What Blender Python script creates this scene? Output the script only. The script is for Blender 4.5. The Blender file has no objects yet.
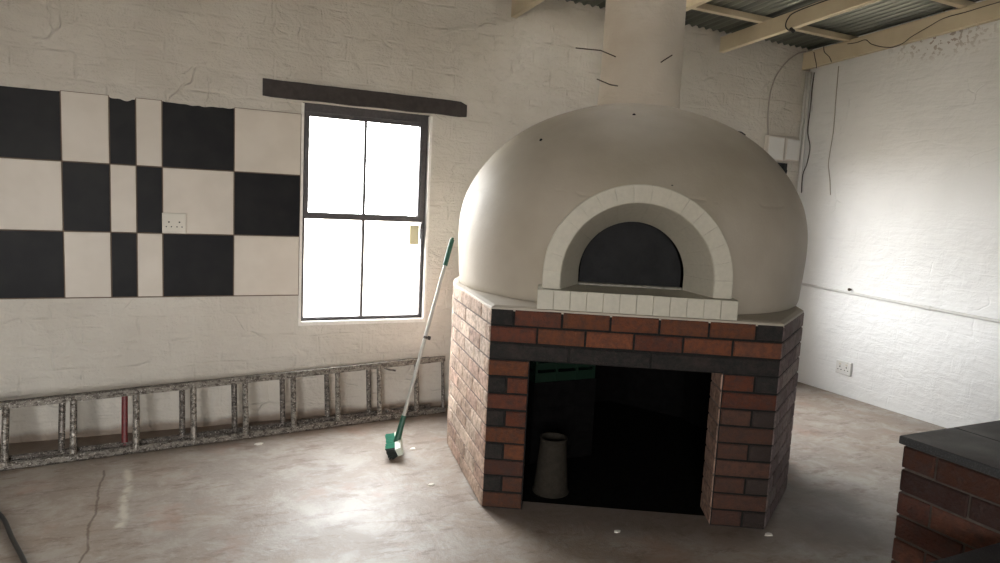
import bpy, bmesh, math, random
from mathutils import Vector, Matrix, noise
random.seed(7)
SC = bpy.context.scene
C = SC.collection
V = Vector
XB = 5.357           # right wall plane
H0 = 1.55            # camera height

# ------------------------------------------------------------------ helpers
class MB:
    """collects faces (with a colour and a material slot) into ONE mesh"""
    def __init__(s): s.v=[]; s.f=[]; s.c=[]; s.m=[]
    def add(s, vs, fs, col=(1,1,1), mat=0):
        b=len(s.v); s.v+= [tuple(v) for v in vs]
        for f in fs: s.f.append([b+i for i in f]); s.c.append(col); s.m.append(mat)
    def quad(s,a,b,c,d,col=(1,1,1),mat=0): s.add([a,b,c,d],[(0,1,2,3)],col,mat)
    def box(s, x0,y0,z0,x1,y1,z1,col=(1,1,1),mat=0,M=None):
        vs=[V((x,y,z)) for z in (z0,z1) for y in (y0,y1) for x in (x0,x1)]
        if M: vs=[M@v for v in vs]
        s.add(vs,[(0,2,3,1),(4,5,7,6),(0,1,5,4),(2,6,7,3),(0,4,6,2),(1,3,7,5)],col,mat)
    def cbox(s,o,ux,uy,uz,ch=.003,col=(1,1,1),mat=0,jit=0):
        """box from corner o along three edge vectors, corners of both ends chamfered along uy (uy = out of the wall)"""
        o=V(o);ux=V(ux);uy=V(uy);uz=V(uz)
        lx,ly,lz=ux.length,uy.length,uz.length
        cx,cy,cz=min(ch/lx,.3),min(ch/ly,.4),min(ch/lz,.3)
        def J(): return V((random.uniform(-jit,jit),)*3) if jit else V((0,0,0))
        a=[o+ux*i+uz*k for i,k in ((0,0),(1,0),(1,1),(0,1))]
        b=[p+uy*(1-cy)+J() for p in a]
        c=[o+uy+ux*i+uz*k+J() for i,k in ((cx,cz),(1-cx,cz),(1-cx,1-cz),(cx,1-cz))]
        vs=a+b+c; fs=[(3,2,1,0),(8,9,10,11)]
        for i in range(4):
            j=(i+1)%4; fs+= [(i,j,4+j,4+i),(4+i,4+j,8+j,8+i)]
        s.add(vs,fs,col,mat)
    def tube(s,pts,r,n=8,col=(1,1,1),mat=0,caps=True,r2=None):
        pts=[V(p) for p in pts]; rings=[]; ref=None
        for i,p in enumerate(pts):
            t=(pts[min(i+1,len(pts)-1)]-pts[max(i-1,0)]).normalized()
            if ref is None: ref=V((0,0,1)) if abs(t.z)<.9 else V((1,0,0))
            a=(ref-t*ref.dot(t)).normalized(); b=t.cross(a); ref=a
            rad=r if r2 is None else r+(r2-r)*i/(len(pts)-1)
            rings.append([p+(a*math.cos(2*math.pi*k/n)+b*math.sin(2*math.pi*k/n))*rad for k in range(n)])
        vs=[v for q in rings for v in q]; fs=[]
        for i in range(len(pts)-1):
            for k in range(n): fs.append((i*n+k,i*n+(k+1)%n,(i+1)*n+(k+1)%n,(i+1)*n+k))
        if caps: fs.append(tuple(range(n))[::-1]); fs.append(tuple((len(pts)-1)*n+k for k in range(n)))
        s.add(vs,fs,col,mat)
    def lathe(s,prof,cx,cy,n=48,col=(1,1,1),mat=0,closed=False):
        vs=[(cx+r*math.cos(2*math.pi*k/n),cy+r*math.sin(2*math.pi*k/n),z) for r,z in prof for k in range(n)]
        fs=[]
        for i in range(len(prof)-1+(1 if closed else 0)):
            j=(i+1)%len(prof)
            for k in range(n): fs.append((i*n+k,i*n+(k+1)%n,j*n+(k+1)%n,j*n+k))
        s.add(vs,fs,col,mat)
    def build(s,name,mats,parent=None,smooth=False,recalc=True):
        me=bpy.data.meshes.new(name)
        me.from_pydata(s.v,[],s.f)
        if not isinstance(mats,(list,tuple)): mats=[mats]
        for m in mats: me.materials.append(m)
        me.polygons.foreach_set('material_index',s.m)
        ca=me.color_attributes.new('col','FLOAT_COLOR','CORNER')
        buf=[]
        for p,c in zip(me.polygons,s.c): buf+= [c[0],c[1],c[2],1.0]*p.loop_total
        ca.data.foreach_set('color',buf)
        if recalc:
            bm=bmesh.new(); bm.from_mesh(me); bmesh.ops.recalc_face_normals(bm,faces=bm.faces); bm.to_mesh(me); bm.free()
        if smooth: me.polygons.foreach_set('use_smooth',[True]*len(me.polygons))
        me.update()
        o=bpy.data.objects.new(name,me); C.objects.link(o)
        if parent:
            o.parent=parent; o.matrix_parent_inverse=Matrix.Translation(parent.location).inverted()
        return o
def tag(o,label=None,cat=None,group=None,kind=None):
    for k,v in (('label',label),('category',cat),('group',group),('kind',kind)):
        if v: o[k]=v
    return o
def empty(name,loc,label,cat,group=None):
    o=bpy.data.objects.new(name,None); C.objects.link(o); o.location=loc; o.empty_display_size=.1
    return tag(o,label,cat,group)
def smooth_by_angle(o,ang=40):
    me=o.data; me.polygons.foreach_set('use_smooth',[True]*len(me.polygons))
    bm=bmesh.new(); bm.from_mesh(me)
    for e in bm.edges:
        if len(e.link_faces)==2 and e.calc_face_angle(0)>math.radians(ang): e.smooth=False
    bm.to_mesh(me); bm.free()
def spline(pts,n=8):
    P=[V(p) for p in pts]; out=[]
    for i in range(len(P)-1):
        a,b,c,d=P[max(i-1,0)],P[i],P[i+1],P[min(i+2,len(P)-1)]
        for k in range(n):
            t=k/n
            out.append(.5*((2*b)+(c-a)*t+(2*a-5*b+4*c-d)*t*t+(3*b-a-3*c+d)*t**3))
    return out+[P[-1]]

# ------------------------------------------------------------------ materials
class NT:
    def __init__(s,name):
        s.m=bpy.data.materials.new(name); s.m.use_nodes=True; s.t=s.m.node_tree
        s.t.nodes.clear(); s.out=s.n('ShaderNodeOutputMaterial'); s.b=s.n('ShaderNodeBsdfPrincipled')
        s.l(s.b.outputs[0],s.out.inputs[0]); s.tc=s.n('ShaderNodeTexCoord').outputs['Object']
    def n(s,t,**k):
        o=s.t.nodes.new(t)
        for a,b in k.items(): setattr(o,a,b)
        return o
    def l(s,a,b): s.t.links.new(a,b)
    def put(s,sock,val):
        if hasattr(val,'is_linked') or isinstance(val,bpy.types.NodeSocket): s.l(val,sock)
        else: sock.default_value=val
    def mapping(s,scale=(1,1,1),rot=(0,0,0),loc=(0,0,0),src=None):
        m=s.n('ShaderNodeMapping'); s.l(src or s.tc,m.inputs[0])
        m.inputs['Scale'].default_value=scale; m.inputs['Rotation'].default_value=rot; m.inputs['Location'].default_value=loc
        return m.outputs[0]
    def noise(s,scale,detail=4,rough=.55,vec=None,dist=0):
        n=s.n('ShaderNodeTexNoise'); s.l(vec or s.tc,n.inputs['Vector'])
        n.inputs['Scale'].default_value=scale; n.inputs['Detail'].default_value=detail
        n.inputs['Roughness'].default_value=rough; n.inputs['Distortion'].default_value=dist
        return n.outputs['Fac']
    def ramp(s,fac,stops,interp='LINEAR'):
        r=s.n('ShaderNodeValToRGB'); s.l(fac,r.inputs[0]); e=r.color_ramp.elements; r.color_ramp.interpolation=interp
        while len(e)<len(stops): e.new(.5)
        for el,(p,c) in zip(e,stops):
            el.position=p; el.color=(c,c,c,1) if isinstance(c,(int,float)) else (*c,1)
        return r.outputs[0]
    def mix(s,fac,a,b,mode='MIX'):
        m=s.n('ShaderNodeMix',data_type='RGBA',blend_type=mode)
        for sock,val in ((m.inputs[0],fac),(m.inputs[6],a),(m.inputs[7],b)):
            if isinstance(val,tuple) and len(val)==3: val=(*val,1)
            s.put(sock,val)
        return m.outputs[2]
    def math(s,op,a,b=None,c=None):
        m=s.n('ShaderNodeMath',operation=op); s.put(m.inputs[0],a)
        if b is not None: s.put(m.inputs[1],b)
        if c is not None: s.put(m.inputs[2],c)
        return m.outputs[0]
    def sep(s,src=None):
        x=s.n('ShaderNodeSeparateXYZ'); s.l(src or s.tc,x.inputs[0]); return x.outputs
    def bump(s,h,strength=.5,dist=.01,prev=None):
        b=s.n('ShaderNodeBump'); b.inputs['Strength'].default_value=strength; b.inputs['Distance'].default_value=dist
        s.l(h,b.inputs['Height'])
        if prev: s.l(prev,b.inputs['Normal'])
        return b.outputs[0]
    def set(s,col=None,rough=.6,metal=0,normal=None,spec=None):
        if col is not None: s.put(s.b.inputs['Base Color'],(*col,1) if isinstance(col,tuple) and len(col)==3 else col)
        s.put(s.b.inputs['Roughness'],rough); s.put(s.b.inputs['Metallic'],metal)
        if normal: s.l(normal,s.b.inputs['Normal'])
        if spec is not None: s.b.inputs['Specular IOR Level'].default_value=spec
        return s.m
    def attr(s): 
        a=s.n('ShaderNodeAttribute'); a.attribute_name='col'; return a.outputs['Color']

def plaster(name,base,alt,axis='x',relief=1.0,brick=1.0,dirt=None,rough=.62,spec=.3):
    k=NT(name)
    big=k.noise(1.6,3); fine=k.noise(28,5,.65); mid=k.noise(6.5,4,.6,dist=.6)
    brush=k.noise(5,5,.62,vec=k.mapping((1,1,4.2)),dist=.5)
    # the brick courses that show faintly through the paint
    s=k.sep(); cb=k.n('ShaderNodeCombineXYZ'); k.l(s[0 if axis=='x' else 1],cb.inputs[0]); k.l(s[2],cb.inputs[1])
    wob=k.n('ShaderNodeVectorMath',operation='ADD'); k.l(cb.outputs[0],wob.inputs[0])
    nv=k.n('ShaderNodeTexNoise'); k.l(k.tc,nv.inputs['Vector']); nv.inputs['Scale'].default_value=3
    sc=k.n('ShaderNodeVectorMath',operation='SCALE'); k.l(nv.outputs['Color'],sc.inputs[0]); sc.inputs['Scale'].default_value=.07
    k.l(sc.outputs[0],wob.inputs[1])
    br=k.n('ShaderNodeTexBrick'); k.l(wob.outputs[0],br.inputs['Vector'])
    br.inputs['Scale'].default_value=1; br.inputs['Brick Width'].default_value=.31; br.inputs['Row Height'].default_value=.155
    br.inputs['Mortar Size'].default_value=.012; br.inputs['Mortar Smooth'].default_value=1
    seam=k.math('MULTIPLY',br.outputs['Fac'],k.ramp(mid,[(.42,0),(.62,1)]))
    # short ragged cracks / trowel edges
    vo=k.n('ShaderNodeTexVoronoi',feature='DISTANCE_TO_EDGE'); k.l(k.mapping((1,1,1.7),src=None),vo.inputs['Vector'])
    k.l(k.mix(.35,k.tc,nv.outputs['Color']),vo.inputs['Vector']); vo.inputs['Scale'].default_value=2.6
    crack=k.math('MULTIPLY',k.ramp(vo.outputs['Distance'],[(0,1),(.02,0)]),k.ramp(k.noise(4,2),[(.52,0),(.62,1)]))
    h=k.math('ADD',k.math('MULTIPLY',mid,.75),k.math('MULTIPLY',brush,.45))
    h=k.math('ADD',h,k.math('MULTIPLY',fine,.16))
    h=k.math('SUBTRACT',h,k.math('MULTIPLY',seam,.28*brick))
    h=k.math('ADD',h,k.math('MULTIPLY',k.noise(2.3,3,.5),.8))
    h=k.math('SUBTRACT',h,k.math('MULTIPLY',crack,.2))
    nrm=k.bump(h,.85*relief,.03)
    col=k.mix(k.ramp(big,[(.35,0),(.65,1)]),base,alt)
    if dirt:
        dm,dc=dirt(k); col=k.mix(dm,col,dc)
    return k.set(col,rough,0,nrm,spec)

def speck(k,mask_hi,scale=40): return k.ramp(k.noise(scale,2),[(mask_hi,0),(mask_hi+.03,1)])
def dirtA(k):
    s=k.sep(); low=k.ramp(k.math('ADD',s[2],k.math('MULTIPLY',k.noise(7,3),.06)),[(.06,1),(.10,0)])
    return k.math('MULTIPLY',low,.75),(.2,.14,.1)
def dirtB(k):
    s=k.sep()
    top=k.ramp(s[2],[(2.74/4,0),(2.92/4,1)]) if False else k.math('MULTIPLY',k.math('SUBTRACT',s[2],2.80),7.0)
    gy=k.math('SUBTRACT',1.0,k.math('MULTIPLY',k.math('ABSOLUTE',k.math('ADD',s[1],1.2)),2.0))
    m=k.math('MULTIPLY',k.n('ShaderNodeClamp').outputs[0] if False else k.math('MINIMUM',k.math('MAXIMUM',top,0.0),1.0),k.math('MAXIMUM',gy,0.0))
    sp=k.math('MULTIPLY',speck(k,.56,26),m)
    return sp,(.36,.31,.27)
M={}
M['wallA']=plaster('painted_plaster_window_wall',(.63,.60,.545),(.555,.52,.465),'x',1.25,.55,dirtA)
M['wallB']=plaster('painted_plaster_right_wall',(.82,.83,.83),(.76,.77,.77),'y',.5,.3,dirtB,.42,.5)
M['wallC']=plaster('painted_plaster_plain',(.7,.66,.6),(.64,.6,.55),'y',.8,.6)

def oven_plaster():
    k=NT('oven_plaster'); big=k.noise(2.2,3); mid=k.noise(7,4,.6); fine=k.noise(60,4,.6)
    brush=k.noise(12,3,.6,vec=k.mapping((1,1,.45)))
    h=k.math('ADD',k.math('MULTIPLY',mid,.6),k.math('MULTIPLY',fine,.10)); h=k.math('ADD',h,k.math('MULTIPLY',brush,.35))
    s=k.sep()
    band=k.ramp(k.math('ABSOLUTE',k.math('SUBTRACT',k.math('ADD',s[2],k.math('MULTIPLY',k.noise(2.5,3),.10)),1.665)),[(0,1),(.014,0)])
    h=k.math('SUBTRACT',h,k.math('MULTIPLY',band,k.math('MULTIPLY',k.ramp(k.noise(5,2),[(.5,0),(.6,1)]),.5)))
    col=k.mix(k.ramp(big,[(.35,0),(.65,1)]),(.34,.30,.24),(.40,.355,.295))
    return k.set(col,.6,0,k.bump(h,.4,.014),.3)
M['dome']=oven_plaster()
M['flue']=plaster('painted_flue_plaster',(.60,.55,.48),(.50,.44,.37),'x',.8,0)
def simple(name,col,rough=.6,metal=0,nscale=0,nstr=.3,vary=0,nd=.003,spec=None):
    k=NT(name); c=col; nr=None
    if vary:
        d=tuple(max(0,x*(1-vary)) for x in col); c=k.mix(k.ramp(k.noise(nscale or 8,4),[(.35,0),(.65,1)]),col,d)
    if nscale: nr=k.bump(k.noise(nscale,4),nstr,nd)
    return k.set(c,rough,metal,nr,spec)
M['white_brick']=simple('white_painted_firebrick',(.45,.42,.345),.55,0,45,.35,.08)
M['black_mortar']=simple('black_mortar',(.02,.019,.018),.9,0,60,.5,.3,.003,.1)
M['soot']=simple('sooted_oven_lining',(.03,.029,.03),.85,0,14,.5,.5,.003,.08)
M['shade_soot_brick']=simple('shaded_sooted_inner_brick',(.006,.0055,.0055),.95,0,20,.5,.4,.003,.05)  # near black: soot in the oven, shade painted inside the wood store
M['timber_dark']=simple('dark_stained_timber',(.045,.036,.034),.7,0,22,.5,.4)
M['steel_paint']=simple('grey_black_window_paint',(.07,.065,.07),.55,0,50,.3,.3)
M['cable']=simple('dull_cable',(.38,.35,.31),.6)
M['cable_dark']=simple('dark_cable',(.05,.04,.035),.6)
M['black_rubber']=simple('black_rubber',(.012,.012,.012),.4)
M['white_plastic']=simple('white_plastic',(.62,.59,.52),.45)
M['edging']=simple('white_edging',(.82,.80,.76),.7,0,30,.5,.1,.006)
M['conduit']=simple('painted_conduit',(.66,.66,.64),.5)
M['black_plastic']=simple('black_plastic',(.02,.02,.02),.6,0,40,.4,.3)
M['rust']=simple('rusty_steel',(.09,.07,.055),.6,.6,80,.3,.3)
M['green_plastic']=simple('green_plastic',(.008,.075,.045),.4)
M['mint_plastic']=simple('green_bristles',(.018,.24,.15),.6)
M['dark_bristle']=simple('dark_bristles',(.02,.028,.025),.9)
M['pale_metal']=simple('pale_aluminium_tube',(.40,.40,.37),.4,.35,40,.2,.15)
M['chip']=simple('plaster_chip',(.75,.72,.66),.8)
M['crate']=simple('green_crate_plastic',(.004,.017,.009),.45)
def rafter_mat():
    k=NT('cream_painted_timber')
    g=k.noise(3,4,.6,vec=k.mapping((14,1.2,14)))
    col=k.mix(k.ramp(k.noise(3,3),[(.4,0),(.65,1)]),(.64,.56,.41),(.56,.48,.34))
    return k.set(col,.55,0,k.bump(g,.25,.004),.35)
M['cream']=rafter_mat()
def brickmat(name,mottle,soot=0.):
    k=NT(name); a=k.attr()
    n1=k.noise(34,5,.65); n2=k.noise(9,4)
    col=k.mix(k.math('MULTIPLY',k.ramp(n1,[(.42,0),(.66,1)]),mottle),a,(.04,.03,.028))
    col=k.mix(k.math('MULTIPLY',k.ramp(n2,[(.5,0),(.75,1)]),mottle*.8),col,(.05,.035,.03))
    h=k.math('ADD',k.math('MULTIPLY',n1,.7),k.noise(90,3))
    return k.set(col,.8,0,k.bump(h,.8,.008),.15)
M['brick']=brickmat('face_brick',.55)
M['brick_pale']=brickmat('pale_face_brick',.3)
def stone():
    k=NT('black_granite'); n=k.noise(260,3,.7)
    col=k.mix(k.ramp(n,[(.5,0),(.7,1)]),(.022,.023,.025),(.07,.072,.075))
    sm=k.noise(5,4)
    return k.set(col,k.ramp(sm,[(.3,.38),(.7,.6)]),0,k.bump(n,.1,.001))
M['granite']=stone()
def ladder_mat(name,base,dark,amt):
    k=NT(name); n=k.noise(60,5,.7,vec=k.mapping((.6,1,1))); n2=k.noise(120,3,.6)
    col=k.mix(k.ramp(n,[(.5-amt*.03,0),(.58,1)]),base,dark)
    col=k.mix(k.ramp(n2,[(.60,0),(.66,1)]),col,(.55,.53,.48))
    return k.set(col,k.ramp(n,[(.4,.4),(.6,.75)]),.35,k.bump(n,.3,.003))
M['ladder']=ladder_mat('paint_spattered_aluminium',(.23,.21,.185),(.07,.058,.048),1)
M['ladder_dark']=ladder_mat('dirty_aluminium',(.15,.13,.115),(.05,.042,.036),1)
M['ladder_red']=simple('red_painted_rung',(.16,.02,.022),.5,0,50,.3,.4)
def tiles():
    kw=NT('white_wall_tile'); kw.set(kw.mix(kw.ramp(kw.noise(4,3),[(.4,0),(.6,1)]),(.63,.58,.515),(.59,.54,.475)),.5,0,kw.bump(kw.noise(70,3),.12,.002))
    kb=NT('black_wall_tile'); kb.set(kb.mix(kb.ramp(kb.noise(6,3),[(.4,0),(.65,1)]),(.009,.009,.011),(.014,.014,.015)),.5,0,kb.bump(kb.noise(60,3),.08,.002),.15)
    return kw.m,kb.m
M['tile_white'],M['tile_black']=tiles()
M['grout']=simple('tile_grout',(.16,.12,.09),.9)
def floor_mat():
    k=NT('worn_concrete_floor'); s=k.sep()
    big=k.noise(.75,4,.6,dist=.4); mid=k.noise(4.2,7,.72,dist=.4); fine=k.noise(26,6,.75); streak=k.noise(4.0,6,.74,vec=k.mapping((1,2.6,1),rot=(0,0,.5)))
    col=k.mix(k.ramp(big,[(.38,0),(.62,1)]),(.29,.232,.185),(.28,.245,.215))
    col=k.mix(k.math('MULTIPLY',k.ramp(mid,[(.46,0),(.60,1)]),.75),col,(.37,.335,.30))
    col=k.mix(k.math('MULTIPLY',k.ramp(streak,[(.53,0),(.63,1)]),.7),col,(.175,.122,.094))
    col=k.mix(k.math('MULTIPLY',k.ramp(fine,[(.54,0),(.68,1)]),.4),col,(.45,.41,.37))
    # reddish worn screed patches
    col=k.mix(k.math('MULTIPLY',k.ramp(k.noise(1.7,4,.7,vec=k.mapping((1,1,1),loc=(3.1,1.7,0))),[(.56,0),(.68,1)]),.5),col,(.34,.20,.145))
    # darker brown along the window wall, and a dark patch beside the oven
    d=k.math('ADD',k.math('MULTIPLY',s[1],-1.0),k.math('MULTIPLY',k.noise(4,3),.25))
    col=k.mix(k.math('MULTIPLY',k.ramp(d,[(.26,1),(.60,0)]),.85),col,(.13,.088,.062))
    dx=k.math('SUBTRACT',s[0],3.15); dy=k.math('ADD',s[1],2.25)
    rr=k.math('SQRT',k.math('ADD',k.math('MULTIPLY',dx,dx),k.math('MULTIPLY',dy,dy)))
    st=k.ramp(k.math('ADD',rr,k.math('MULTIPLY',k.noise(3,4),.5)),[(.45,1),(.80,0)])
    col=k.mix(k.math('MULTIPLY',st,.8),col,(.085,.064,.052))
    # grime trodden in before the wood store
    fd=k.math('ADD',k.math('MULTIPLY',k.math('ADD',s[0],-1.415),-.494),k.math('MULTIPLY',k.math('ADD',s[1],1.689),-.869))
    fd=k.math('ADD',k.math('ABSOLUTE',fd),k.math('MULTIPLY',k.noise(4,5,.7),.22))
    fx=k.math('MULTIPLY',k.math('GREATER_THAN',s[0],1.42),k.ramp(fd,[(.20,1),(.34,0)]))
    col=k.mix(k.math('MULTIPLY',fx,.6),col,(.12,.085,.068))
    # saw joint and cracks
    wob=k.math('MULTIPLY',k.math('SUBTRACT',k.noise(5,4),.5),.07)
    j=k.math('ABSOLUTE',k.math('ADD',k.math('ADD',s[0],.345),wob))
    inr=k.math('MULTIPLY',k.math('LESS_THAN',s[1],-.6),k.ramp(k.noise(3,3),[(.34,0),(.42,1)]))
    jm=k.math('MULTIPLY',k.ramp(j,[(.002,1),(.007,0)]),inr)
    col=k.mix(k.math('MULTIPLY',jm,.8),col,(.08,.05,.035))
    # spilt white paint drips beside the joint
    j2=k.math('ABSOLUTE',k.math('ADD',k.math('ADD',s[0],.222),k.math('MULTIPLY',wob,1.2)))
    rng=k.math('MULTIPLY',k.math('GREATER_THAN',s[1],-1.35),k.math('LESS_THAN',s[1],-.62))
    dm=k.math('MULTIPLY',k.math('MULTIPLY',k.ramp(j2,[(.006,1),(.03,0)]),rng),k.ramp(k.noise(9,3),[(.38,0),(.5,1)]))
    col=k.mix(k.math('MULTIPLY',dm,.7),col,(.58,.55,.47))
    rough=k.mix(.5,k.ramp(big,[(.3,.62),(.7,.40)]),k.ramp(mid,[(.35,.6),(.65,.4)]))
    h=k.math('ADD',k.math('MULTIPLY',mid,.8),k.math('MULTIPLY',fine,.25))
    return k.set(col,rough,0,k.bump(h,.5,.014),.45)
M['floor']=floor_mat()
def tin():
    k=NT('corrugated_roof_sheet'); n=k.noise(1.5,3,vec=k.mapping((6,.8,1)))
    return k.set(k.mix(k.ramp(n,[(.4,0),(.6,1)]),(.17,.18,.155),(.11,.12,.105)),.35,.5)
M['tin']=tin()
def glass():
    k=NT('window_glass'); k.t.nodes.remove(k.b)
    t=k.n('ShaderNodeBsdfTransparent'); g=k.n('ShaderNodeBsdfGlossy'); g.inputs['Roughness'].default_value=.03
    f=k.n('ShaderNodeFresnel'); f.inputs['IOR'].default_value=1.3
    ge=k.n('ShaderNodeNewGeometry'); m=k.n('ShaderNodeMixShader'); k.l(k.math('MULTIPLY',f.outputs[0],k.math('SUBTRACT',1.0,ge.outputs['Backfacing'])),m.inputs[0]); k.l(t.outputs[0],m.inputs[1]); k.l(g.outputs[0],m.inputs[2]); k.l(m.outputs[0],k.out.inputs[0])
    t.inputs[0].default_value=(.95,.96,.97,1)
    return k.m
M['glass']=glass()
M['ground']=simple('bright_outdoor_ground',(.30,.26,.21),.9)

# ------------------------------------------------------------------ the room
def grid_wall(name,mat,u0,u1,z0,z1,holes,place,out,thick,step=.1,amp=.006,seed=0):
    """plastered wall with real openings: place(u,z)->point on its face, out = outward direction"""
    us={u0,u1}; zs={z0,z1}
    for a,b,c,d in holes: us|={a,b}; zs|={c,d}
    def fill(vals):
        vals=sorted(vals); o=[]
        for a,b in zip(vals,vals[1:]):
            n=max(1,round((b-a)/step)); o+= [a+(b-a)*i/n for i in range(n)]
        return o+[vals[-1]]
    us=fill(us); zs=fill(zs); out=V(out)
    def hole(u,z): return any(a<u<b and c<z<d for a,b,c,d in holes)
    solid=[[not hole((us[i]+us[i+1])/2,(zs[j]+zs[j+1])/2) for j in range(len(zs)-1)] for i in range(len(us)-1)]
    def sol(i,j): return 0<=i<len(us)-1 and 0<=j<len(zs)-1 and solid[i][j]
    mb=MB(); idx={}
    def vert(i,j,back):
        key=(i,j,back)
        if key not in idx:
            p=V(place(us[i],zs[j]))
            inner=all(sol(i+a,j+b) for a in (-1,0) for b in (-1,0))
            if back: p=p+out*thick
            elif inner: p=p+out*(amp*noise.noise(V((us[i]*1.3,zs[j]*1.6,seed)))+amp*.5*noise.noise(V((us[i]*4,zs[j]*5,seed+9))))
            idx[key]=len(mb.v); mb.v.append(tuple(p))
        return idx[key]
    def face(*q): mb.f.append(list(q)); mb.c.append((1,1,1)); mb.m.append(0)
    for i in range(len(us)-1):
        for j in range(len(zs)-1):
            if not solid[i][j]: continue
            for bk in (False,True):
                face(vert(i,j,bk),vert(i+1,j,bk),vert(i+1,j+1,bk),vert(i,j+1,bk))
            for (ni,nj,a,b) in ((i-1,j,(i,j),(i,j+1)),(i+1,j,(i+1,j),(i+1,j+1)),(i,j-1,(i,j),(i+1,j)),(i,j+1,(i,j+1),(i+1,j+1))):
                if not sol(ni,nj): face(vert(*a,False),vert(*b,False),vert(*b,True),vert(*a,True))
    o=mb.build(name,mat); smooth_by_angle(o,30); tag(o,kind='structure'); return o

LX,LY=-3.2,-7.2      # hidden left wall and wall behind the camera
W1=(.775,1.66,.675,2.142); W2=(3.58,4.42,.675,2.142)
grid_wall('wall_back',M['wallA'],LX,XB,0,3.105,[W1,W2],lambda u,z:(u,0,z),(0,1,0),.12)
def ztop(y): return 3.10+.065*(-y)
wB=grid_wall('wall_right',M['wallB'],LY,0.24,0,1.0,[],lambda u,z:(XB,u,z*(ztop(min(u,0)) - .02)),(1,0,0),.24,step=.1,seed=3) if False else None
def wall_sloped(name,mat,x,out,seed,holes=()):
    o=grid_wall(name,mat,LY,0.0,0,3.08,list(holes),lambda u,z:(x,u,z if z<2.5 else 2.5+(z-2.5)*(ztop(u)-2.5)/.58),out,.24,seed=seed)
    return o
wall_sloped('wall_right',M['wallB'],XB,(1,0,0),3)
DL=(-6.9,-6.3,1.0,2.2)      # unseen opening added in the left wall to light the room
wall_sloped('wall_left',M['wallC'],LX,(-1,0,0),5,[DL])
DF=(-2.4,-.9,.9,2.4)        # unseen opening added behind the camera to light the room
grid_wall('wall_front',M['wallC'],LX,XB,0,3.52,[DF],lambda u,z:(u,LY,z),(0,-1,0),.24,seed=8)
# floor
mb=MB(); n=60
for i in range(n):
    for j in range(n):
        x0=LX+(XB-LX)*i/n;x1=LX+(XB-LX)*(i+1)/n;y0=LY+(0-LY)*j/n;y1=LY+(0-LY)*(j+1)/n
        mb.quad((x0,y0,0),(x1,y0,0),(x1,y1,0),(x0,y1,0))
me_o=mb.build('floor',M['floor'],recalc=False); bm=bmesh.new(); bm.from_mesh(me_o.data)
bmesh.ops.remove_doubles(bm,verts=bm.verts,dist=1e-4); bm.to_mesh(me_o.data); bm.free(); tag(me_o,kind='structure')
# outdoor ground (bounces daylight up, seen only as glare)
mb=MB(); mb.box(-40,.14,-.12,45,50,-.05); mb.box(-40,-50,-.12,LX-.26,.14,-.05); mb.box(LX-.26,-50,-.12,45,LY-.26,-.05)
tag(mb.build('ground',M['ground']),kind='structure')

# corrugated roof sheet
mb=MB(); pitch=.076; amp=.016; xs=[]
x=LX-.2
while x<XB+.3: xs.append(x); x+=pitch/8
ys=[.5,0,-1,-2,-3,-4,-5,-6,LY-.3]; CHX,CHY,CHR=2.63,-1.12,.27
def roofz(x,y): return 3.105+.065*(-y)+amp*math.sin(2*math.pi*x/pitch)
base=0
vs=[(x,y,roofz(x,y)) for y in ys for x in xs]; nx=len(xs)
# finer rows around the flue so that it passes through a real hole
rows=sorted(set(ys+[CHY-CHR,CHY+CHR]),reverse=True)
vs=[(x,y,roofz(x,y)) for y in rows for x in xs]; fs=[]
for r in range(len(rows)-1):
    for i in range(nx-1):
        ym=(rows[r]+rows[r+1])/2; xm=(xs[i]+xs[i+1])/2
        if abs(ym-CHY)<CHR and abs(xm-CHX)<CHR: continue
        fs.append((r*nx+i,r*nx+i+1,(r+1)*nx+i+1,(r+1)*nx+i))
mb.add(vs,fs); roof=mb.build('ceiling',M['tin'],smooth=True); tag(roof,kind='structure')
so=roof.modifiers.new('thick','SOLIDIFY'); so.thickness=.0012

# rafters
def rafter(xl,w,dep,zend,label,y0=0.0,y1=LY+.02,name='roof_rafter'):
    mb=MB()
    def P(x,y,z): return (x,y,z+.065*(y0-y))
    z0,z1=zend,zend+dep
    segs=24
    for k in range(segs):
        a=y0+(y1-y0)*k/segs; b=y0+(y1-y0)*(k+1)/segs
        wob=.002*noise.noise(V((xl,a*2,0))); wob2=.002*noise.noise(V((xl,b*2,0)))
        c=.004
        def ring(y,wb): return [P(xl+c,y,z0+wb),P(xl+w-c,y,z0+wb),P(xl+w,y,z0+c+wb),P(xl+w,y,z1),P(xl,y,z1),P(xl,y,z0+c+wb)]
        r1,r2=ring(a,wob),ring(b,wob2)
        mb.add(r1+r2,[(i,(i+1)%6,6+(i+1)%6,6+i) for i in range(6)])
        if k==0: mb.add(r1,[(0,1,2,3,4,5)])
        if k==segs-1: mb.add(r2,[(5,4,3,2,1,0)])
    return tag(mb.build(name,M['cream']),label,'rafter')
G='roof rafters'
for xl,w,dep,ze,lab in ((2.25,.05,.125,2.905,'cream painted roof rafter meeting the window wall left of the flue'),
                        (3.25,.05,.125,2.915,'cream painted roof rafter running just right of the white flue'),
                        (4.25,.05,.125,2.925,'cream painted roof rafter in mid span with a black wire hooked over it'),
                        (5.245,.05,.15,2.90,'cream painted roof rafter lying along the top of the right wall')):
    r=rafter(xl,w,dep,ze,lab); r['group']=G
# purlins between wall plates, lying on the rafters
for y,lab in ((-.46,'cream roof purlin across the rafters, nearest the window wall'),(-1.42,'cream roof purlin across the rafters, second from the window wall')):
    mb=MB(); z=3.044+.065*(-y)
    cuts=[LX+.01,CHX-.32,CHX+.32,XB-.01] if False else [LX+.01,XB-.01]
    mb.box(cuts[0],y-.025,z,cuts[1],y+.025,z+.045); o=mb.build('roof_purlin',M['cream']); tag(o,lab,'purlin','roof purlins')

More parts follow.
